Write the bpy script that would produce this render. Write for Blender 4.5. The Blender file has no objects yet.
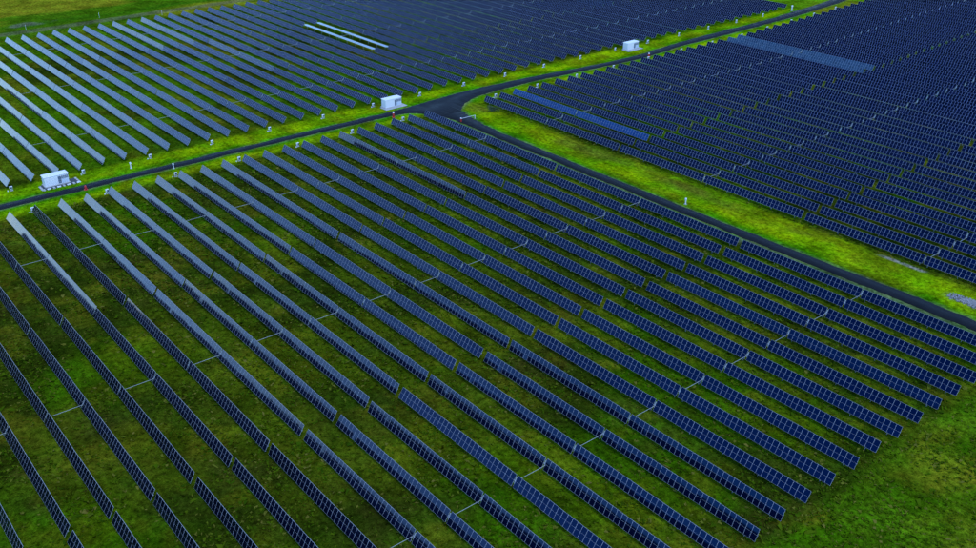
import bpy, bmesh, math, random
import numpy as np
from mathutils import Matrix, Vector

random.seed(7)
rng = np.random.default_rng(11)
sc = bpy.context.scene
COL = sc.collection
P = 6.2            # metres between two neighbouring tracker rows
AXIS = 1.5         # height of the torque tubes above the ground

# ------------------------------------------------------------------ camera
F_PX, YAW, PITCH, ROLL = 964.67, -0.8919, 0.4789, -0.0037
CAM = Vector((38.5011 * P, -7.0792 * P, 15.2337 * P + AXIS))
_cy, _sy, _cp, _sp = math.cos(YAW), math.sin(YAW), math.cos(PITCH), math.sin(PITCH)
FWD = Vector((_sy * _cp, _cy * _cp, -_sp))
_r = Vector((_cy, -_sy, 0)); _u = _r.cross(FWD)
RIGHT = _r * math.cos(ROLL) + _u * math.sin(ROLL)
UP = -_r * math.sin(ROLL) + _u * math.cos(ROLL)
cd = bpy.data.cameras.new('camera')
cam = bpy.data.objects.new('camera', cd); COL.objects.link(cam)
cd.sensor_width = 36.0; cd.lens = 36.0 * F_PX / 976.0
cd.clip_start = 0.5; cd.clip_end = 30000
cam.matrix_world = Matrix(((RIGHT.x, UP.x, -FWD.x, CAM.x), (RIGHT.y, UP.y, -FWD.y, CAM.y),
                           (RIGHT.z, UP.z, -FWD.z, CAM.z), (0, 0, 0, 1)))
sc.camera = cam

# ------------------------------------------------------------------ sky, sun, exposure
SUN_EL, SUN_AZ = math.radians(60), (0.98, -0.20)      # horizontal direction TOWARDS the sun
w = bpy.data.worlds.new('World'); sc.world = w; w.use_nodes = True
nt = w.node_tree; bg = nt.nodes['Background']
sky = nt.nodes.new('ShaderNodeTexSky'); sky.sky_type = 'NISHITA'; sky.sun_disc = False
sky.sun_elevation = SUN_EL
sky.sun_rotation = math.atan2(SUN_AZ[0], SUN_AZ[1])
sky.air_density = 1.0; sky.dust_density = 0.0; sky.ozone_density = 10.0
nt.links.new(sky.outputs[0], bg.inputs[0]); bg.inputs[1].default_value = 0.15
sl = bpy.data.lights.new('sun', 'SUN'); sl.energy = 0.5; sl.angle = math.radians(16); sl.color = (1.0, 0.95, 0.88)
sun = bpy.data.objects.new('sun', sl); COL.objects.link(sun)
h = math.hypot(*SUN_AZ)
sdir = Vector((SUN_AZ[0] / h * math.cos(SUN_EL), SUN_AZ[1] / h * math.cos(SUN_EL), math.sin(SUN_EL)))
sun.rotation_euler = (-sdir).to_track_quat('-Z', 'Y').to_euler()
sun.location = (0, 0, 200)
sc.view_settings.view_transform = 'Standard'; sc.view_settings.look = 'None'
sc.view_settings.exposure = 1.7; sc.view_settings.gamma = 1.0
sc.view_settings.use_curve_mapping = False

def seen_px(x, y, z):
    q = Vector((x, y, z)) - CAM; d = q.dot(FWD)
    return 488 + F_PX * q.dot(RIGHT) / d, 274 - F_PX * q.dot(UP) / d

# ------------------------------------------------------------------ node helpers and materials
class NB:
    def __init__(s, name):
        s.m = bpy.data.materials.new(name); s.m.use_nodes = True
        s.t = s.m.node_tree; s.b = s.t.nodes['Principled BSDF']
    def n(s, kind, **kw):
        k = s.t.nodes.new(kind)
        for a, v in kw.items(): setattr(k, a, v)
        return k
    def l(s, a, b): s.t.links.new(a, b)
    def noise(s, vec, scale, detail=4, rough=0.6):
        k = s.n('ShaderNodeTexNoise'); k.inputs['Scale'].default_value = scale
        k.inputs['Detail'].default_value = detail; k.inputs['Roughness'].default_value = rough
        s.l(vec, k.inputs['Vector']); return k.outputs['Fac']
    def ramp(s, fac, pts):
        k = s.n('ShaderNodeValToRGB'); e = k.color_ramp.elements
        while len(e) < len(pts): e.new(0.5)
        for i, (p, c) in enumerate(pts):
            e[i].position = p; e[i].color = (c, c, c, 1) if not hasattr(c, '__len__') else (*c, 1)
        s.l(fac, k.inputs[0]); return k.outputs[0]
    def mix(s, fac, a, b, mode='MIX'):
        k = s.n('ShaderNodeMix', data_type='RGBA', blend_type=mode)
        for src, i in ((fac, 0), (a, 6), (b, 7)):
            if hasattr(src, 'is_output'): s.l(src, k.inputs[i])
            else: k.inputs[i].default_value = (*src, 1) if hasattr(src, '__len__') else src
        return k.outputs[2]
    def math(s, op, a, b=0.0):
        k = s.n('ShaderNodeMath', operation=op)
        for i, v in enumerate((a, b)):
            if hasattr(v, 'is_output'): s.l(v, k.inputs[i])
            else: k.inputs[i].default_value = v
        return k.outputs[0]
    def bump(s, hgt, strength, dist):
        k = s.n('ShaderNodeBump'); k.inputs['Strength'].default_value = strength
        k.inputs['Distance'].default_value = dist; s.l(hgt, k.inputs['Height'])
        s.l(k.outputs[0], s.b.inputs['Normal'])
    def pos(s): return s.n('ShaderNodeNewGeometry').outputs['Position']

def simple(name, col, rough=0.5, metal=0.0, var=0.12, scale=3.0, spec=0.5):
    k = NB(name); f = k.noise(k.pos(), scale, 4)
    lo = tuple(c * (1 - var) for c in col); hi = tuple(min(1, c * (1 + var)) for c in col)
    k.l(k.mix(f, lo, hi), k.b.inputs['Base Color'])
    k.b.inputs['Roughness'].default_value = rough; k.b.inputs['Metallic'].default_value = metal
    k.b.inputs['Specular IOR Level'].default_value = spec
    return k.m

def make_cell(name, ca, cb):
    k = NB(name)
    g = k.n('ShaderNodeNewGeometry')
    f = g.outputs['Random Per Island']
    c = k.mix(f, ca, cb)
    k.l(c, k.b.inputs['Base Color'])
    n = k.noise(g.outputs['Position'], 0.35, 3)
    k.l(k.ramp(n, [(0.3, 0.05), (0.75, 0.13)]), k.b.inputs['Roughness'])
    k.b.inputs['IOR'].default_value = 1.66
    k.b.inputs['Specular Tint'].default_value = (0.012, 0.12, 0.40, 1)   # blue anti-reflex coating
    return k.m
M = {}
M['cell'] = make_cell('solar_cell_glass', (0.0002, 0.0004, 0.002), (0.0008, 0.0018, 0.014))
M['cell_blue'] = make_cell('blue_cell_glass', (0.006, 0.030, 0.095), (0.009, 0.045, 0.135))  # bluer base colour than the plain cell, for a single row section
M['cell_pale'] = make_cell('pale_cell_glass', (0.018, 0.042, 0.068), (0.030, 0.068, 0.105))  # paler blue base colour than the plain cell, for a pair of neighbouring sections
M['frame'] = simple('anodised_frame', (0.31, 0.34, 0.39), 0.5, 0.0)
M['back'] = simple('white_backsheet', (0.38, 0.40, 0.42), 0.6)
M['steel'] = simple('galvanised_steel', (0.26, 0.28, 0.29), 0.5, 0.4)
M['shaft'] = simple('pale_shaft_paint', (0.30, 0.33, 0.31), 0.45, 0.1)
M['white'] = simple('white_enamel', (0.58, 0.59, 0.60), 0.4, 0, 0.06, 1.2)
M['white_roof'] = simple('white_roof_sheet', (0.60, 0.61, 0.62), 0.5, 0, 0.05, 0.8)
M['grille'] = simple('dark_louvre_metal', (0.035, 0.06, 0.10), 0.45)
M['door'] = simple('grey_blue_door', (0.42, 0.48, 0.55), 0.45)
M['concrete'] = simple('pale_concrete', (0.33, 0.33, 0.31), 0.85, 0, 0.2, 1.5)
M['gravel_dark'] = simple('dark_gravel', (0.035, 0.045, 0.05), 0.9, 0, 0.4, 4)
M['red'] = simple('red_paint', (0.36, 0.012, 0.010), 0.45)
M['grey_post'] = simple('grey_post_paint', (0.50, 0.55, 0.55), 0.5)
M['stone'] = simple('grey_rubble', (0.20, 0.195, 0.185), 0.9, 0, 0.35, 1.0)
M['leaf'] = simple('dark_leaf', (0.012, 0.035, 0.004), 0.6, 0, 0.5, 2)
M['bark'] = simple('bark', (0.06, 0.045, 0.03), 0.9)

def make_ground():
    k = NB('meadow_grass')
    a = k.n('ShaderNodeAttribute', attribute_name='albedo')
    p = k.pos()
    f1 = k.noise(p, 0.9, 6, 0.7); f2 = k.noise(p, 0.28, 5, 0.62); f3 = k.noise(p, 3.1, 3, 0.7)
    c = k.mix(1.0, a.outputs['Color'], k.ramp(f1, [(0.32, 0.32), (0.70, 1.7)]), 'MULTIPLY')
    c = k.mix(1.0, c, k.ramp(k.noise(p, 0.11, 4, 0.6), [(0.32, 0.55), (0.70, 1.5)]), 'MULTIPLY')
    c = k.mix(1.0, c, k.ramp(f3, [(0.25, 0.55), (0.75, 1.45)]), 'MULTIPLY')
    # hue drift between blue-green and straw
    c = k.mix(k.ramp(f2, [(0.40, 0.0), (0.75, 0.55)]), c,
              k.mix(1.0, c, (1.55, 0.88, 1.5), 'MULTIPLY'))
    k.l(c, k.b.inputs['Base Color'])
    k.b.inputs['Roughness'].default_value = 0.95
    k.b.inputs['Specular IOR Level'].default_value = 0.0
    k.bump(k.math('ADD', f1, k.math('MULTIPLY', f3, 0.4)), 0.9, 0.5)
    return k.m
M['ground'] = make_ground()

def make_asphalt():
    k = NB('damp_asphalt'); p = k.pos()
    f = k.noise(p, 0.22, 5); g = k.noise(p, 6, 3)
    k.l(k.mix(f, (0.002, 0.004, 0.006), (0.018, 0.022, 0.026)), k.b.inputs['Base Color'])
    k.l(k.ramp(f, [(0.35, 0.55), (0.7, 0.8)]), k.b.inputs['Roughness'])
    k.b.inputs['Specular IOR Level'].default_value = 0.05
    k.bump(g, 0.15, 0.02)
    return k.m
M['asphalt'] = make_asphalt()

# ------------------------------------------------------------------ mesh helpers
def obj(name, me, mats=(), parent=None, loc=None, rot=None):
    if mats and len(me.materials) == 0:
        for m in mats: me.materials.append(m)
    o = bpy.data.objects.new(name, me); COL.objects.link(o)
    if parent: o.parent = parent
    if loc: o.location = loc
    if rot: o.rotation_euler = rot
    return o

def tag(o, label=None, cat=None, group=None, kind=None):
    for k, v in (('label', label), ('category', cat), ('group', group), ('kind', kind)):
        if v: o[k] = v
    return o

def empty(name, loc, rz=0.0):
    o = bpy.data.objects.new(name, None); COL.objects.link(o)
    o.empty_display_size = 0.3; o.location = loc; o.rotation_euler = (0, 0, rz); return o

class MB:
    def __init__(s): s.v = []; s.f = []; s.mi = []
    def quad(s, pts, mi=0):
        n = len(s.v); s.v += [tuple(p) for p in pts]; s.f.append(tuple(range(n, n + len(pts)))); s.mi.append(mi)
    def box(s, c, d, mi=0, rx=0.0, rz=0.0, bev=0.0):
        R = Matrix.Rotation(rz, 3, 'Z') @ Matrix.Rotation(rx, 3, 'X'); c = Vector(c)
        x, y, z = d[0] / 2, d[1] / 2, d[2] / 2
        if bev <= 0:
            n = len(s.v)
            for sx, sy, sz in ((-1,-1,-1),(1,-1,-1),(1,1,-1),(-1,1,-1),(-1,-1,1),(1,-1,1),(1,1,1),(-1,1,1)):
                s.v.append(tuple(c + R @ Vector((sx * x, sy * y, sz * z))))
            for q in ((3,2,1,0),(4,5,6,7),(0,1,5,4),(1,2,6,5),(2,3,7,6),(3,0,4,7)):
                s.f.append(tuple(n + i for i in q)); s.mi.append(mi)
        else:                                   # chamfered top and vertical edges
            prof = [(-z, 0.0), (z - bev, 0.0), (z, bev)]
            n = len(s.v)
            for zz, ins in prof:
                a, b = x - ins, y - ins
                for px, py in ((-a + bev, -b), (a - bev, -b), (a, -b + bev), (a, b - bev), (a - bev, b), (-a + bev, b), (-a, b - bev), (-a, -b + bev)):
                    s.v.append(tuple(c + R @ Vector((px, py, zz))))
            for r in range(2):
                for i in range(8):
                    j = (i + 1) % 8
                    s.f.append((n + r * 8 + i, n + r * 8 + j, n + r * 8 + 8 + j, n + r * 8 + 8 + i)); s.mi.append(mi)
            s.f.append(tuple(n + 16 + i for i in range(8))); s.mi.append(mi)
            s.f.append(tuple(n + 7 - i for i in range(8))); s.mi.append(mi)
    def tube(s, a, b, ra, rb=None, n=8, mi=0):
        rb = ra if rb is None else rb
        a, b = Vector(a), Vector(b); d = (b - a).normalized()
        u = d.orthogonal().normalized(); v = d.cross(u); k = len(s.v)
        for c, r in ((a, ra), (b, rb)):
            for i in range(n):
                t = 2 * math.pi * i / n; s.v.append(tuple(c + u * (r * math.cos(t)) + v * (r * math.sin(t))))
        for i in range(n):
            j = (i + 1) % n; s.f.append((k + i, k + j, k + n + j, k + n + i)); s.mi.append(mi)
        s.f.append(tuple(k + n - 1 - i for i in range(n))); s.mi.append(mi)
        s.f.append(tuple(k + n + i for i in range(n))); s.mi.append(mi)
    def mesh(s, name, mats):
        me = bpy.data.meshes.new(name); me.from_pydata(s.v, [], s.f)
        for m in mats: me.materials.append(m)
        me.polygons.foreach_set('material_index', s.mi); me.update(); return me

def fast_mesh(name, V, Q, mats, mi=None):
    me = bpy.data.meshes.new(name); V = np.asarray(V, np.float32); Q = np.asarray(Q, np.int32)
    me.vertices.add(len(V)); me.vertices.foreach_set('co', V.ravel())
    me.loops.add(Q.size); me.loops.foreach_set('vertex_index', Q.ravel())
    me.polygons.add(len(Q)); me.polygons.foreach_set('loop_start', np.arange(0, Q.size, 4, dtype=np.int32))
    if mi is not None: me.polygons.foreach_set('material_index', np.asarray(mi, np.int32))
    for m in mats: me.materials.append(m)
    me.update(calc_edges=True); return me

# ------------------------------------------------------------------ roads (edges given in row units)
def spline(pts, n):
    pts = [np.array(p, float) for p in pts]; out = []
    ext = [2 * pts[0] - pts[1]] + pts + [2 * pts[-1] - pts[-2]]
    for i in range(1, len(ext) - 2):
        p0, p1, p2, p3 = ext[i - 1:i + 3]
        for k in range(n):
            t = k / n
            out.append(0.5 * (2 * p1 + (p2 - p0) * t + (2 * p0 - 5 * p1 + 4 * p2 - p3) * t * t + (3 * p1 - p0 - 3 * p2 + p3) * t ** 3))
    out.append(pts[-1]); return np.array(out)
# main road: (y, far edge x, near edge x)
A = [(-60, -1.96, -1.46), (-20, -1.96, -1.46), (0, -1.96, -1.46), (6, -1.96, -1.46), (12, -1.98, -1.48), (16, -1.98, -1.46), (18, -1.96, -1.42),
     (19.4, -1.98, -1.30), (20.2, -2.02, -0.80), (20.75, -2.06, 0.45), (21.4, -2.12, 0.52), (22.0, -2.16, 0.25), (22.7, -2.22, -0.45), (23.55, -2.32, -0.94),
     (24.5, -2.34, -1.28), (26, -2.34, -1.42), (29, -2.15, -1.45), (31, -1.95, -1.28), (34, -1.66, -1.10), (37.3, -1.58, -0.98), (41, -2.0, -1.40),
     (45.5, -2.25, -1.52), (50, -2.35, -1.66), (55, -2.75, -1.95), (60.4, -3.4, -2.5), (70, -4.9, -3.9), (95, -10, -9)]
# side road: (x, near edge y, far edge y)
B = [(0.3, 20.78, 22.1), (1.2, 20.9, 21.84), (2.2, 20.92, 21.66), (3.6, 20.9, 21.50), (6, 20.88, 21.42), (10, 20.88, 21.38), (16, 20.88, 21.36),
     (21, 20.92, 21.46), (26, 20.96, 21.54), (30, 20.98, 21.58), (38, 21.0, 21.6), (70, 21.0, 21.6)]
SA = spline(A, 40); SB = spline(B, 40)
for S_, i_ in ((SA, 1), (SA, 2), (SB, 1), (SB, 2)):
    nz = rng.normal(0, 1, len(S_)); S_[:, i_] += np.convolve(nz, [.25, .5, .25], 'same') * .022 + np.convolve(nz, np.ones(9) / 9, 'same') * .03
def strip(name, e0, e1, z, label):
    V = []; Q = []
    for i, (a, b) in enumerate(zip(e0, e1)):
        m = (a + b) / 2; cr = 0.04
        for q, zz in ((a, z - 0.12), (a, z), (m, z + cr), (b, z), (b, z - 0.12)): V.append((q[0] * P, q[1] * P, zz))
        if i:
            o = (i - 1) * 5
            for k in range(4): Q.append((o + k, o + 5 + k, o + 6 + k, o + 1 + k))
    o = tag(obj(name, fast_mesh(name, V, Q, [M['asphalt']])), label, 'road', kind='structure'); return o
strip('main_road', np.stack([SA[:, 1], SA[:, 0]], 1), np.stack([SA[:, 2], SA[:, 0]], 1), 0.06, 'dark asphalt road running between the two rows of panel fields')
strip('side_road', np.stack([SB[:, 0], SB[:, 1]], 1), np.stack([SB[:, 0], SB[:, 2]], 1), 0.066, 'dark asphalt side road forking off between two panel fields')

# ------------------------------------------------------------------ ground sheet with grass colours
def vnoise(X, Y, scale, seed):
    r = np.random.default_rng(seed); n = 256; T = r.random((n, n))
    u, v = X / scale + 1000, Y / scale + 1000
    i, j = np.floor(u).astype(int), np.floor(v).astype(int); fu, fv = u - i, v - j
    fu = fu * fu * (3 - 2 * fu); fv = fv * fv * (3 - 2 * fv); g = lambda a, b: T[a % n, b % n]
    return (g(i, j) * (1 - fu) + g(i + 1, j) * fu) * (1 - fv) + (g(i, j + 1) * (1 - fu) + g(i + 1, j + 1) * fu) * fv
def fbm(X, Y, scale, seed, oct=4):
    a = 0; t = 0; w_ = 1
    for o in range(oct): a = a + w_ * vnoise(X, Y, scale / 2 ** o, seed + o); t += w_; w_ *= 0.55
    return a / t
def sstep(a, b, x):
    t = np.clip((x - a) / (b - a), 0, 1); return t * t * (3 - 2 * t)

def build_ground():
    st = 0.95
    gx = np.arange(-54 * P, 42 * P, st); gy = np.arange(-16 * P, 78 * P, st)
    far = np.array([30, 90, 220, 500, 1100, 2500, 6000, 12000.])
    gx = np.concatenate([gx[0] - far[::-1], gx, gx[-1] + far]); gy = np.concatenate([gy[0] - far[::-1], gy, gy[-1] + far])
    X, Y = np.meshgrid(gx, gy, indexing='ij'); nx, ny = X.shape
    x, y = X / P, Y / P
    n1 = fbm(X, Y, 26, 1); n2 = fbm(X, Y, 8, 20); n3 = fbm(X, Y, 55, 40); n4 = fbm(X, Y, 3.2, 60, 3)
    xw, yw = x + (n2 - .5) * 0.5, y + (n2 - .5) * 0.5
    # road distances
    ae0 = np.interp(y, SA[:, 0], SA[:, 1]); ae1 = np.interp(y, SA[:, 0], SA[:, 2])
    dA = np.maximum(np.maximum(ae0 - x, x - ae1), 0)
    be0 = np.interp(x, SB[:, 0], SB[:, 1]); be1 = np.interp(x, SB[:, 0], SB[:, 2])
    dB = np.where(x > 0.3, np.maximum(np.maximum(be0 - y, y - be1), 0), 9)
    C = lambda *c: np.array(c)[None, None, :]
    L = lambda a, b, t: a * (1 - t[..., None]) + b * t[..., None]
    dull, moss, straw, lush, lime, brown, pale = (C(.023, .042, .002), C(.030, .088, .001), C(.100, .112, .004), C(.038, .175, .001),
                                                  C(.165, .275, .001), C(.042, .038, .005), C(.17, .165, .12))
    col = np.zeros((nx, ny, 3)) + dull
    col = L(col, moss, sstep(.42, .68, n1)); col = L(col, brown, sstep(.52, .74, fbm(X, Y, 15, 80)) * .45)
    col = L(col, straw, sstep(.52, .70, n2) * .5); col = L(col, straw * C(.80, 1.1, .5), sstep(.50, .70, fbm(X, Y, 19, 220)) * .38)
    # lush strip beside the roads
    inA = sstep(-4.0, -3.3, xw) * (1 - sstep(-0.7, 0.0, xw))
    inB = sstep(20.2, 20.6, yw) * (1 - sstep(23.2, 23.9, yw)) * sstep(-0.8, 0.2, x)
    verge = np.maximum(inA, inB)
    vcol = L(np.zeros_like(col) + lime, lush * .5 + lime * .5, sstep(.42, .62, fbm(X, Y, 11, 90)))
    vcol = L(vcol, lush, 1 - sstep(.15, .75, np.minimum(dA, dB) + (n2 - .5) * .5))
    vcol = L(vcol, straw * C(1.1, 1, .6), sstep(.52, .72, fbm(X * .5, Y * 2, 9, 101)) * .5)
    vb = inB * sstep(22.2, 23.0, yw) * sstep(.42, .6, fbm(X * .5, Y, 13, 120))
    vcol = L(vcol, brown * 1.6, vb * .6)
    col = L(col, vcol, verge)
    # greener field across the road, with straw bands
    nw = (1 - sstep(-4.0, -3.4, xw)) * sstep(-30.5, -30, xw)
    col = L(col, moss * 1.3, nw * sstep(.30, .55, n1) * .8)
    col = L(col, straw * 1.1, nw * sstep(.55, .72, fbm(X * .35, Y * 1.6, 14, 140)) * .6)
    # open meadow past the array ends
    se = sstep(29.3, 29.9, xw)
    m_ = L(np.zeros_like(col) + moss * 1.35, straw * 1.15, sstep(.45, .65, fbm(X, Y, 10, 160)) * .8)
    m_ = L(m_, straw * 1.25 * C(1, .92, 1.1), sstep(31.2, 32.8, xw + (n1 - .5) * 2) * .8)
    m_ = L(m_, C(.048, .120, .002) + 0 * m_, sstep(.5, .66, fbm(X, Y, 17, 170)) * .8 * (1 - sstep(31.4, 33, xw)))
    col = L(col, m_, se * (1 - inB))
    # rough ground beyond the far row ends
    no = 1 - sstep(-30.9, -30.3, xw)
    m_ = L(np.zeros_like(col) + straw * 1.35, C(.040, .105, .002) + 0 * col, sstep(.40, .58, fbm(X * .9, Y * .25, 22, 180)))
    m_ = L(m_, C(.03, .10, .002) + 0 * col, (1 - sstep(.25, 1.0, np.abs(x + 34.2 + (n1 - .5) * 1.6))) * .9)
    m_ = L(m_, pale * .62 * C(1, 1, .7), (1 - sstep(.35, .7, np.abs(x + 32.35 + (n2 - .5) * .4))) * .5)
    col = L(col, m_, no)
    # beyond the end of the field across the road
    ne = sstep(55.4, 56.2, yw) * (1 - sstep(-1.2, -.4, xw))
    col = L(col, L(np.zeros_like(col) + straw * 1.4, lush, sstep(.4, .6, n1) * .7), ne)
    # worn gravel edges and bare spots
    d = np.minimum(dA, dB)
    col = L(col, pale * C(.75, .85, .6), (1 - sstep(.03, .14, d + (n4 - .5) * .16)) * .55)
    nearB = (1 - sstep(.02, .42, np.abs(y - 20.62) + (n2 - .5) * .3)) * sstep(1.5, 3, x)
    col = L(col, pale * C(.42, .52, .38), nearB * .75)
    def spot(cx, cy, rx, ry, a, c):
        nonlocal col
        q = np.hypot((x - cx) / rx, (y - cy) / ry) + (n4 - .5) * 1.1 + (n2 - .5) * .7
        col = L(col, c + 0 * col, (1 - sstep(.45, 1.05, q)) * a)
    spot(24.0, 23.52, .9, .12, .95, pale * C(1.25, 1.35, 1.3)); spot(12.3, 17.5, 1.6, .16, .85, pale * 1.1); spot(15.3, 17.5, 2.6, .2, .6, pale * .5)
    spot(27.0, 22.6, .9, .3, .9, pale * .6); spot(33.0, 11.6, .5, .8, .9, C(.18, .12, .08)); spot(-34.6, 10.6, .8, 1.6, .5, pale * .7)
    spot(9.5, 16.5, 3.2, .2, .35, pale * .5); spot(-1.5, 24.9, .3, .9, .8, pale * .7)
    far_mask = np.maximum(np.maximum(sstep(45, 60, x), sstep(-52, -70, x)), np.maximum(sstep(76, 95, y), sstep(-14, -30, y)))
    col = L(col, straw * .7 + moss * .4 + 0 * col, far_mask)
    # gentle relief, flat near the roads
    keep = sstep(.1, .6, np.minimum(dA, dB)) * (np.abs(X) < 60 * P) * (np.abs(Y) < 90 * P)
    Z = (-0.02 + ((n4 - .5) * .16 + (n2 - .5) * .12) * keep) - .05
    V = np.stack([X, Y, Z], -1).reshape(-1, 3)
    idx = np.arange(nx * ny).reshape(nx, ny)
    Q = np.stack([idx[:-1, :-1], idx[1:, :-1], idx[1:, 1:], idx[:-1, 1:]], -1).reshape(-1, 4)
    me = fast_mesh('ground', V, Q, [M['ground']])
    at = me.attributes.new('albedo', 'FLOAT_COLOR', 'POINT')
    rgba = np.ones((nx * ny, 4), np.float32); rgba[:, :3] = col.reshape(-1, 3); at.data.foreach_set('color', rgba.ravel())
    tag(obj('ground', me), 'mottled green and straw meadow under the solar field', 'ground', kind='structure')
build_ground()

# ------------------------------------------------------------------ solar trackers
PW, PH, STEP = 0.982, 1.95, 1.0
def panel_geo(mb, c=(0, 0, 0), R=None):
    R = R or Matrix.Identity(3); c = Vector(c); x, y, t, fr, ml = PW / 2, PH / 2, 0.035, 0.016, 0.006
    T = lambda a, b, z: tuple(c + R @ Vector((a, b, z)))
    xi, yi = x - fr, y - fr
    mb.quad([T(-xi, -yi, t), T(xi, -yi, t), T(xi, -ml, t), T(-xi, -ml, t)], 0)
    mb.quad([T(-xi, ml, t), T(xi, ml, t), T(xi, yi, t), T(-xi, yi, t)], 0)
    mb.quad([T(-xi, -ml, t), T(xi, -ml, t), T(xi, ml, t), T(-xi, ml, t)], 2)
    z = t + 0.004
    mb.quad([T(-x, -y, z), T(x, -y, z), T(xi, -yi, z), T(-xi, -yi, z)], 1); mb.quad([T(-xi, yi, z), T(xi, yi, z), T(x, y, z), T(-x, y, z)], 1)
    mb.quad([T(-x, -y, z), T(-xi, -yi, z), T(-xi, yi, z), T(-x, y, z)], 1); mb.quad([T(xi, -yi, z), T(x, -y, z), T(x, y, z), T(xi, yi, z)], 1)
    mb.quad([T(-x, -y, 0), T(x, -y, 0), T(x, -y, z), T(-x, -y, z)], 1); mb.quad([T(x, y, 0), T(-x, y, 0), T(-x, y, z), T(x, y, z)], 1)
    mb.quad([T(-x, y, 0), T(-x, -y, 0), T(-x, -y, z), T(-x, y, z)], 1); mb.quad([T(x, -y, 0), T(x, y, 0), T(x, y, z), T(x, -y, z)], 1)
    mb.quad([T(-x, y, 0), T(x, y, 0), T(x, -y, 0), T(-x, -y, 0)], 2)
_mb = MB(); panel_geo(_mb); PANEL = _mb.mesh('solar_panel', [M['cell'], M['frame'], M['back']])
OFF = 0.11       # panels sit this far above the tube axis
GAP = 0.34        # drive gap at the middle of a tracker

def tube_mesh(n):
    L = n * STEP + GAP / 2; mb = MB(); mb.tube((-L, 0, 0), (L, 0, 0), 0.075, n=6)
    return mb.mesh('torque_tube', [M['steel']])
_mb = MB(); _mb.box((0, 0, (AXIS - .08) / 2 - .15), (0.10, 0.16, AXIS - .08 + .3)); _mb.box((0, 0, AXIS - .06), (.16, .22, .1)); POST = _mb.mesh('post', [M['steel']])
_mb = MB(); _mb.tube((0, -.14, -.04), (0, .14, -.04), .15, n=10); _mb.box((0, .35, .05), (.16, .5, .06)); _mb.box((0, -.3, -.08), (.14, .3, .16)); DRIVE = _mb.mesh('drive_unit', [M['steel']])
_mb = MB(); _mb.tube((0, 0, 0), (0, P, 0), .04, n=6); _mb.tube((0, .15, 0), (0, .4, 0), .06, n=6); _mb.tube((0, P - .4, 0), (0, P - .15, 0), .06, n=6); SHAFT = _mb.mesh('drive_shaft', [M['shaft']])
def posts_x(n):
    L = n * STEP + GAP / 2; k = 5
    return [s * (0.9 + i * (L - 3.0) / (k - 1)) for s in (-1, 1) for i in range(k)]
def panels_x(n): return [s * (GAP / 2 + STEP * (i + .5)) for s in (-1, 1) for i in range(n)]
TUBES = {}; ARR = {}; PJ = {}
def array_mesh(n, var, cell='cell'):
    if (n, var, cell) not in ARR:
        r = random.Random(n * 100 + var); mb = MB(); tw = r.uniform(-1.6, 1.6), r.uniform(-1.6, 1.6)
        for X in panels_x(n):
            a = math.radians(tw[X > 0] * (abs(X) / (n * STEP)) ** 1.5 + r.gauss(0, .22)); R = Matrix.Rotation(a, 3, 'X') @ Matrix.Rotation(math.radians(r.gauss(0, .2)), 3, 'Y')
            panel_geo(mb, (X, -math.sin(a) * OFF, math.cos(a) * OFF), R)
        ARR[n, var, cell] = mb.mesh('panel_array', [M[cell], M['frame'], M['back']])
    return ARR[n, var, cell]
def post_mesh(n):
    if n not in PJ:
        mb = MB()
        for X in posts_x(n): mb.box((X, 0, (AXIS - .08) / 2), (0.10, 0.16, AXIS - .08))
        PJ[n] = mb.mesh('posts', [M['steel']])
    return PJ[n]

def tracker(cx, row, n, tilt, label, group, detailed, shaft, twist=(0, 0), var=0, cell='cell'):
    """one row section: n panels on each side of the drive"""
    t = empty('solar_tracker', (cx * P + rt.gauss(0, .10), row * P + rt.gauss(0, .04), rt.gauss(0, .05) - .03)); t.rotation_euler = (0, rt.gauss(0, .0012), 0); tag(t, label, 'solar panels', group)
    if n not in TUBES: TUBES[n] = tube_mesh(n)
    th = math.radians(tilt)
    obj('torque_tube', TUBES[n], (), t, (0, 0, AXIS))
    obj('drive_unit', DRIVE, (), t, (0, 0, AXIS), (th, 0, 0))
    if shaft: obj('drive_shaft', SHAFT, (), t, (0, 0, AXIS - .12))
    if detailed:
        r = random.Random(int(cx * 10) * 1000 + int(row * 10))
        for X in posts_x(n): obj('post', POST, (), t, (X, 0, 0))
        for X in panels_x(n):
            a = th + math.radians(twist[X > 0] * (abs(X) / (n * STEP)) ** 1.5 + r.gauss(0, .25))
            obj('solar_panel', PANEL, (), t, (X, -math.sin(a) * OFF, AXIS + math.cos(a) * OFF), (a, math.radians(r.gauss(0, .2)), 0))
    else:
        tag(obj('posts', post_mesh(n), (), t), kind='stuff')
        tag(obj('panel_array', array_mesh(n, var, cell), (), t, (0, 0, AXIS), (th, 0, 0)), kind='stuff')
    return t

def ordn(k): return f"{k}{'th' if 10 <= k % 100 <= 20 else {1: 'st', 2: 'nd', 3: 'rd'}.get(k % 10, 'th')}"
def in_view(cx, row, n, m=12):
    L = n * STEP
    for k in range(-8, 9):
        u, v = seen_px(cx * P + k / 8 * L, row * P, AXIS)
        if -m < u < 976 + m and -m < v < 548 + m: return True
    return False

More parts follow.
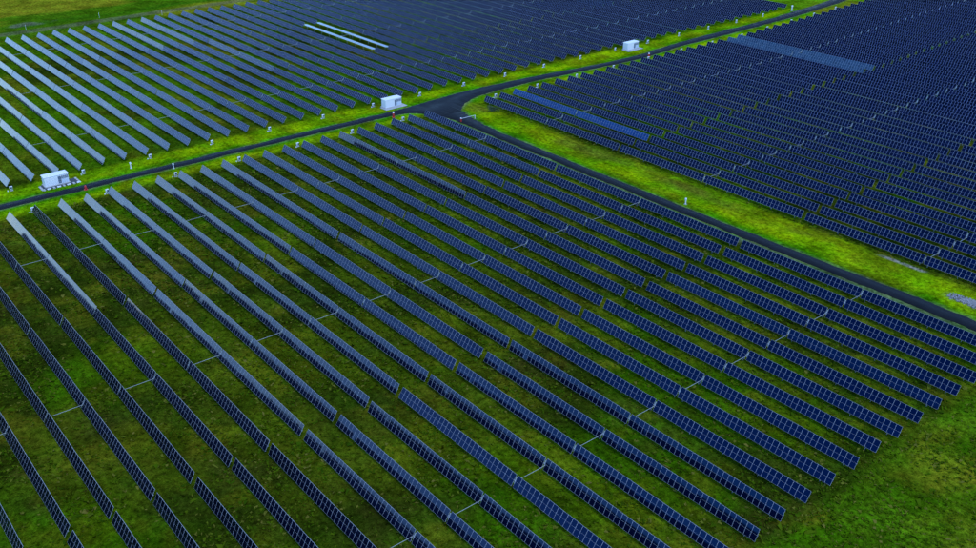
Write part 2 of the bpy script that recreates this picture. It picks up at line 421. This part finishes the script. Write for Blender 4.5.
TILT = 59.0
ROAD_END = {-1: 60.5, 0: 53.8, 1: 61.2, 2: 55.6, 3: 57.0, 4: 57.4, 5: 59.3, 6: 60.0, 7: 61.2, 8: 59.8, 9: 62.4, 10: 58.3, 11: 60.2, 12: 58.8, 13: 59.5,
            14: 59.4, 15: 67.5, 16: 58.6, 17: 60.2, 18: 58.1, 19: 66.5, 20: 59.8}     # tilts chosen for the sky each row mirrors, section by the main road
MEADOW_END = {1: 60.5, 2: 57.5, 3: 57.8, 4: 60.5, 5: 56.0, 6: 62.0, 7: 61.2, 8: 62.4, 16: 65.0}
MIDDLE = {0: 59.5, 1: 60.5, 2: 56.2, 3: 57.8, 4: 59.0, 5: 59.6, 6: 60.8, 7: 58.0, 8: 58.8, 9: 62.0}
rt = random.Random(5)
def jitter(): return rt.gauss(0, 1.0)
# near field: rows -9..20, three sections each
SEG_C = [(4.80, 'section by the main road'), (14.64, 'middle section'), (24.54, 'section at the meadow end')]
count = 0
pair_j = {}
for row in range(-14, 21):
    for s, (cx, where) in enumerate(SEG_C):
        key = ((row + 1) // 2, s)
        if key not in pair_j: pair_j[key] = rt.gauss(0, 1.5)
        if not in_view(cx, row, 30): continue
        tl = TILT + pair_j[key] + jitter() * 1.3
        if s == 0 and row in ROAD_END: tl = ROAD_END[row] + jitter() * .3
        if s == 1 and row in MIDDLE: tl = MIDDLE[row]
        if s == 2 and row in MEADOW_END: tl = MEADOW_END[row]
        tracker(cx, row, 30, tl, f"{ordn(21 - row)} panel row from the side road in the near field, {where}",
                'tracker sections in the near field', True, row % 2 == 1, (rt.gauss(0, 1.3), rt.gauss(0, 1.3))); count += 1
# field behind the side road
for row in range(24, 72):
    for s in range(4):
        cx = 4.80 + (s * 9.87) + (0.0 if row < 46 else -0.05 * (row - 46)); y = row - .08
        if not in_view(cx, y, 30, 6): continue
        tl = TILT + jitter() * 1.4
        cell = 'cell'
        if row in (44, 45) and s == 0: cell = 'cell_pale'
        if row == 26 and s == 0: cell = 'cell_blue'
        w_ = ('section by the main road', 'second section from the main road', 'third section from the main road', 'fourth section from the main road')[s]
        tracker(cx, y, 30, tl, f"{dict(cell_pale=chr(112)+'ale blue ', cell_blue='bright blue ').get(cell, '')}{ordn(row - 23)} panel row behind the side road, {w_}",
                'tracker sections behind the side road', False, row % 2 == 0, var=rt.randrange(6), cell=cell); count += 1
# field across the main road
for row in range(-6, 56):
    for s in range(3):
        cx = -3.55 - 4.37 - s * 8.82
        if not in_view(cx, row, 27, 6): continue
        tl = min(49.6 + 1.45 * row, TILT - 2.2 - 3.2 * min(1, max(0, (row - 8) / 5))) + jitter() * (.5 if row < 7 else 1.6)
        if row in (25, 26) and s == 1: tl = -2
        if s == 1 and row in (45, 46): tl = 72
        if s == 2 and row in (15, 17): tl = 64.5
        if s == 1 and row == 18: tl = 64
        w_ = ('road section', 'middle section', 'outer section')[s]
        side = f"{ordn(row - 2)} up from the near cabin" if row > 2 else f"{ordn(3 - row)} before the near cabin"
        tracker(cx, row - .03, 27, tl, f"{side}, panel row across the main road, {w_}",
                'tracker sections across the main road', False, row % 2 == 1, var=rt.randrange(6)); count += 1
print('trackers', count)

# ------------------------------------------------------------------ transformer cabins
def cabin(x, y, label, deck):
    t = empty('transformer_cabin', (x * P, y * P, 0)); tag(t, label, 'cabin', 'white transformer cabins beside the main road')
    L, D, H = 6.1, 2.5, 2.45
    mb = MB(); mb.box((0, 0, .13), (D + .5, L + .4, .30)); obj('plinth', mb.mesh('plinth', [M['concrete']]), (), t)
    mb = MB(); mb.box((0, 0, .28 + H / 2), (D, L, H), bev=.05)
    for k in range(15):                      # ribs of the container wall
        yy = -L / 2 + .25 + k * (L - .5) / 14
        if not (.35 < yy < 2.75): mb.box((D / 2 + .015, yy, .28 + H / 2), (.03, .10, H - .3))
    obj('body', mb.mesh('body', [M['white']]), (), t)
    mb = MB(); mb.box((0, 0, .28 + H + .06), (D + .24, L + .24, .14), bev=.05); rf = obj('roof', mb.mesh('roof', [M['white_roof']]), (), t)
    mb = MB(); mb.box((.3, -1.6, .28 + H + .19), (.8, .8, .14), bev=.03); obj('roof_vent', mb.mesh('roof_vent', [M['white_roof']]), (), rf)
    for yy, z0, z1, w_ in ((.75, .15, 2.05, .75), (1.65, 1.25, 2.1, .85), (2.55, 1.25, 2.1, .75), (1.65, .15, 1.1, .85)):
        mb = MB(); mb.box((D / 2 + .035, yy, .28 + (z0 + z1) / 2), (.05, w_, z1 - z0)); g = obj('louvre_panel' if z0 > 1 else 'door', mb.mesh('panel', [M['grille' if (z0 > 1 or yy < 1) else 'door']]), (), t)
        mb = MB()
        for k in range(6): mb.box((D / 2 + .07, yy, .28 + z0 + (k + .5) * (z1 - z0) / 6), (.03, w_ - .1, .04))
        obj('slats', mb.mesh('slats', [M['door']]), (), g)
    mb = MB(); mb.box((D / 2 + .04, 2.55, .28 + .62), (.06, .7, .9)); obj('door', mb.mesh('door', [M['door']]), (), t)
    if deck:
        mb = MB(); mb.box((.75, .55, .02), (3.9, 9.4, .12)); obj('gravel_bed', mb.mesh('gravel_bed', [M['gravel_dark']]), (), t)
        blk = MB(); blk.box((0, 0, .1), (.95, .55, .26), bev=.04); bm_ = blk.mesh('kerb_block', [M['concrete']])
        blk2 = MB(); blk2.box((0, 0, .1), (.45, 1.0, .26), bev=.04); bm2 = blk2.mesh('kerb_block', [M['white']])
        for k in range(8): obj('kerb_block', bm2 if k % 2 else bm_, (), t, (2.62, -3.9 + k * 1.27, 0))
        for k in range(3): obj('kerb_block', bm_, (), t, (-.6 + k * 1.4, 5.2, 0)); obj('kerb_block', bm_, (), t, (.1 + k * 1.1, -4.15, 0))
    else:
        mb = MB(); mb.box((.9, .2, .02), (3.6, 8.2, .10)); obj('concrete_pad', mb.mesh('concrete_pad', [M['concrete']]), (), t)
    return t
cabin(-2.84, 2.66, 'white transformer cabin with dark louvres inside a ring of kerb blocks', True)
cabin(-2.74, 19.75, 'white transformer cabin on a plain pad opposite the road fork', False)
cabin(-2.95, 38.0, 'small distant white transformer cabin beside the receding main road', False)

# ------------------------------------------------------------------ inverter stands
def inverter_proto():
    t = empty('inverter_cabinet', (0, 0, 0))
    mb = MB(); mb.box((0, 0, 1.02), (.55, 1.05, .95), bev=.05); bd = obj('cabinet', mb.mesh('cabinet', [M['white']]), (), t)
    mb = MB(); mb.box((.285, .1, 1.0), (.03, .66, .68)); obj('cabinet_door', mb.mesh('cabinet_door', [M['grille']]), (), bd)
    mb = MB(); mb.box((0, 0, 1.53), (.66, 1.16, .06), rx=.05); obj('sun_cover', mb.mesh('sun_cover', [M['white_roof']]), (), t)
    lg = MB(); lg.box((0, 0, .3), (.08, .08, .62)); lm = lg.mesh('leg', [M['steel']])
    for a in (-.22, .22):
        for b in (-.45, .45): obj('leg', lm, (), t, (a, b, 0))
    mb = MB(); mb.box((0, 0, .0), (.9, 1.2, .14), bev=.03); obj('concrete_pad', mb.mesh('pad', [M['concrete']]), (), t)
    mb = MB(); mb.box((.45, -1.25, .12), (.5, .35, .34), bev=.04); obj('cable_box', mb.mesh('cable_box', [M['white']]), (), t)
    return t
def copy_tree(o, parent=None):
    c = o.copy(); COL.objects.link(c); c.parent = parent
    for ch in list(o.children): copy_tree(ch, c)
    return c
proto = inverter_proto(); first = True
spots = []
for k in range(7): spots.append((-.42, 1 + 3 * k + (-.02 * k), f"white inverter cabinet at the road end of the near field, {ordn(7 - k)} from the side road", 'inverter cabinets along the near field'))
for k in range(18): spots.append((-3.3, 1 + 3 * k - .03, f"white inverter cabinet along the far verge, {ordn(k + 1)} counting from the near cabin end", 'inverter cabinets along the far verge'))
for k in range(12): spots.append((-.48 - (.07 * max(0, 3 * k + 25 - 46)), 25 + 3 * k - .05, f"white inverter cabinet behind the side road fork, {ordn(k + 1)} along the verge from the fork", 'inverter cabinets behind the fork'))
for x, y, lab, grp in spots:
    o = proto if first else copy_tree(proto); first = False
    o.location = (x * P, y * P, 0); o.rotation_euler = (0, 0, rt.uniform(-.25, .25)); o.scale = (.70,) * 3; tag(o, lab, 'cabinet', grp)

# ------------------------------------------------------------------ markers, posts, barrier
def marker(x, y, label, hgt=1.25):
    t = empty('marker_post', (x * P, y * P, .0)); tag(t, label, 'marker', 'red marker posts beside the roads')
    mb = MB(); mb.tube((0, 0, -.05), (0, 0, .12), .55, .5, n=12); obj('base', mb.mesh('base', [M['red']]), (), t)
    mb = MB(); mb.tube((0, 0, .1), (0, 0, hgt * .75), .36, .26, n=12); mb.tube((-.5, 0, hgt * .45), (.5, 0, hgt * .45), .14, n=8); obj('body', mb.mesh('body', [M['red']]), (), t)
    mb = MB(); mb.tube((0, 0, hgt * .75), (0, 0, hgt), .28, .12, n=12); obj('cap', mb.mesh('cap', [M['white' if hgt > 1.3 else 'red']]), (), t)
marker(-1.40, 3.42, 'squat red marker post at the road edge near the kerbed cabin', 1.2)
marker(-1.16, 18.8, 'red marker post with white cap opposite the cabin by the fork', 1.8)
marker(-.86, 37.4, 'tiny red marker post with white cap opposite the distant cabin', 1.7)
def post(x, y, label, mat, hgt=1.7, r=.16):
    t = empty('road_post', (x * P, y * P, 0)); tag(t, label, 'post', 'slim posts on the verges')
    mb = MB(); mb.tube((0, 0, -.05), (0, 0, hgt), r, r * .8, n=8); obj('pole', mb.mesh('pole', [M[mat]]), (), t)
    mb = MB(); mb.box((0, 0, .0), (r * 3.5, r * 3.5, .12)); obj('foot', mb.mesh('foot', [M['concrete']]), (), t)
    q = r * 2.3; mb = MB(); mb.box((0, 0, hgt - .2), (q, q * 1.15, q * 1.15), bev=.02); obj('head', mb.mesh('head', [M[mat]]), (), t)
post(-2.62, 5.81, 'white post standing in the verge between two inverter cabinets', 'white')
post(-1.38, 7.26, 'grey post at the road edge opposite the panel rows', 'grey_post', 1.5)
post(15.6, 21.66, 'white post standing beside the side road', 'white', 1.6)
post(-3.1, 55.1, 'white post beyond the far corner of the field across the road', 'white', 2.2, .25)
post(-32.8, 10.0, 'thin pale post in rough grass beside the outer dirt track', 'white', 2.2, .05)
post(-33.4, 15.2, 'thin pale post up the outer dirt track', 'white', 2.2, .05)
post(-31.3, 19.0, 'thin pale post where the dirt track meets the dark rows', 'white', 2.2, .05)
t = empty('road_barrier', (1.62 * P, 20.98 * P, 0)); tag(t, 'white barrier pole with red end post across the side road', 'barrier')
mb = MB(); mb.tube((0, 0, -.05), (0, 0, 1.1), .26, .2, n=10); obj('post', mb.mesh('post', [M['red']]), (), t)
mb = MB(); mb.box((0, 0, 1.2), (.36, .36, .36), bev=.05); obj('counterweight', mb.mesh('counterweight', [M['white']]), (), t)
mb = MB(); mb.tube((0, 0, 1.05), (0, .86 * P, 1.0), .06, .05, n=8); obj('boom', mb.mesh('boom', [M['white']]), (), t)
mb = MB(); mb.box((0, .88 * P, .5), (.18, .18, 1.1)); obj('rest_post', mb.mesh('rest_post', [M['white']]), (), t)

# ------------------------------------------------------------------ rubble patch and shrub
def rubble():
    mb = MB(); r = random.Random(3)
    for _ in range(520):
        a, b = r.gauss(0, .42), r.gauss(0, .16)
        if abs(a) > 1 or abs(b) > .36: continue
        s_ = r.uniform(.12, .42)
        mb.box(((27.0 + a * .8) * P, (22.6 + b * .75) * P, s_ * .15 - .05), (s_, s_ * r.uniform(.6, 1), s_ * .7), rx=r.uniform(-.5, .5), rz=r.uniform(0, 3))
    tag(obj('rubble_patch', mb.mesh('rubble_patch', [M['stone']])), 'pale grey patch of loose rubble beside the side road', 'rubble', kind='stuff')
rubble()
def shrub(x, y, label, s_=1.0):
    t = empty('shrub', (x * P, y * P, 0)); tag(t, label, 'shrub')
    r = random.Random(int(x * 100)); mb = MB(); lf = MB()
    for k in range(7):
        a = r.uniform(0, 6.28); e = Vector((math.cos(a) * 1.0 * s_, math.sin(a) * .8 * s_, r.uniform(.5, 1.0) * s_)); mb.tube((0, 0, -.05), e, .05, .02, n=5)
        for _ in range(90):
            c = e * r.uniform(.4, 1.1) + Vector((r.gauss(0, .28), r.gauss(0, .28), r.gauss(0, .16))) * s_
            c.z = max(.05, c.z); u = Vector((r.gauss(0, 1), r.gauss(0, 1), r.gauss(0, 1))).normalized(); v = u.orthogonal().normalized(); q = r.uniform(.06, .13) * s_
            lf.quad([c - u * q, c + v * q * .5, c + u * q, c - v * q * .5])
    obj('stems', mb.mesh('stems', [M['bark']]), (), t); obj('foliage', lf.mesh('foliage', [M['leaf']]), (), t)
shrub(1.3, 23.35, 'dark low shrub on the verge inside the road fork', 1.7)

# ------------------------------------------------------------------ grass tufts and weeds
def make_tuft_mat():
    k = NB('tuft_grass'); g = k.n('ShaderNodeNewGeometry')
    c = k.ramp(g.outputs['Random Per Island'], [(0.0, (.024, .052, .002)), (.35, (.036, .075, .002)), (.75, (.055, .088, .003)), (1.0, (.12, .11, .018))])
    k.l(c, k.b.inputs['Base Color']); k.b.inputs['Roughness'].default_value = 0.9; k.b.inputs['Specular IOR Level'].default_value = 0.0
    return k.m
def tufts():
    r = np.random.default_rng(77); n = 150000
    x = r.uniform(-4, 36, n); y = r.uniform(-9, 24, n)
    keep = r.random(n) < 0.25 + 0.75 * sstep(.42, .62, fbm(x * P, y * P, 9, 300))
    ae0 = np.interp(y, SA[:, 0], SA[:, 1]) - .03; ae1 = np.interp(y, SA[:, 0], SA[:, 2]) + .03
    be0 = np.interp(x, SB[:, 0], SB[:, 1]) - .03; be1 = np.interp(x, SB[:, 0], SB[:, 2]) + .03
    keep &= ~((x > ae0) & (x < ae1)) & ~((x > .3) & (y > be0) & (y < be1)) & ~((x < -2.1) & (np.abs(y - 2.7) < 1) | (x < -2.1) & (np.abs(y - 19.8) < 1))
    keep &= ~(((x < -.2) | ((y > 20.4) & (y < 23.6))) & (r.random(n) < 1.1))
    x, y = x[keep] * P, y[keep] * P; m = len(x); sz = r.uniform(.10, .34, m) * (1 + (r.random(m) < .04) * .8)
    V = np.zeros((m, 2, 4, 3), np.float32); th = r.uniform(0, np.pi, m)
    for k in range(2):
        a = th + k * 1.4 + r.normal(0, .3, m); dx, dy = np.cos(a), np.sin(a); lx, ly = r.normal(0, 1.0, m), r.normal(0, 1.0, m)
        for j, (u, v) in enumerate(((-.45, 0), (.45, 0), (.8, 1), (-.8, 1))):
            V[:, k, j, 0] = x + dx * sz * u + lx * sz * v; V[:, k, j, 1] = y + dy * sz * u + ly * sz * v; V[:, k, j, 2] = -.12 + v * (sz * .55 + .08)
    Q = np.arange(m * 8).reshape(-1, 4)
    tag(obj('grass_tufts', fast_mesh('grass_tufts', V.reshape(-1, 3), Q, [make_tuft_mat()])), 'loose tufts of grass and weeds over the near field', 'grass', kind='stuff')
tufts()
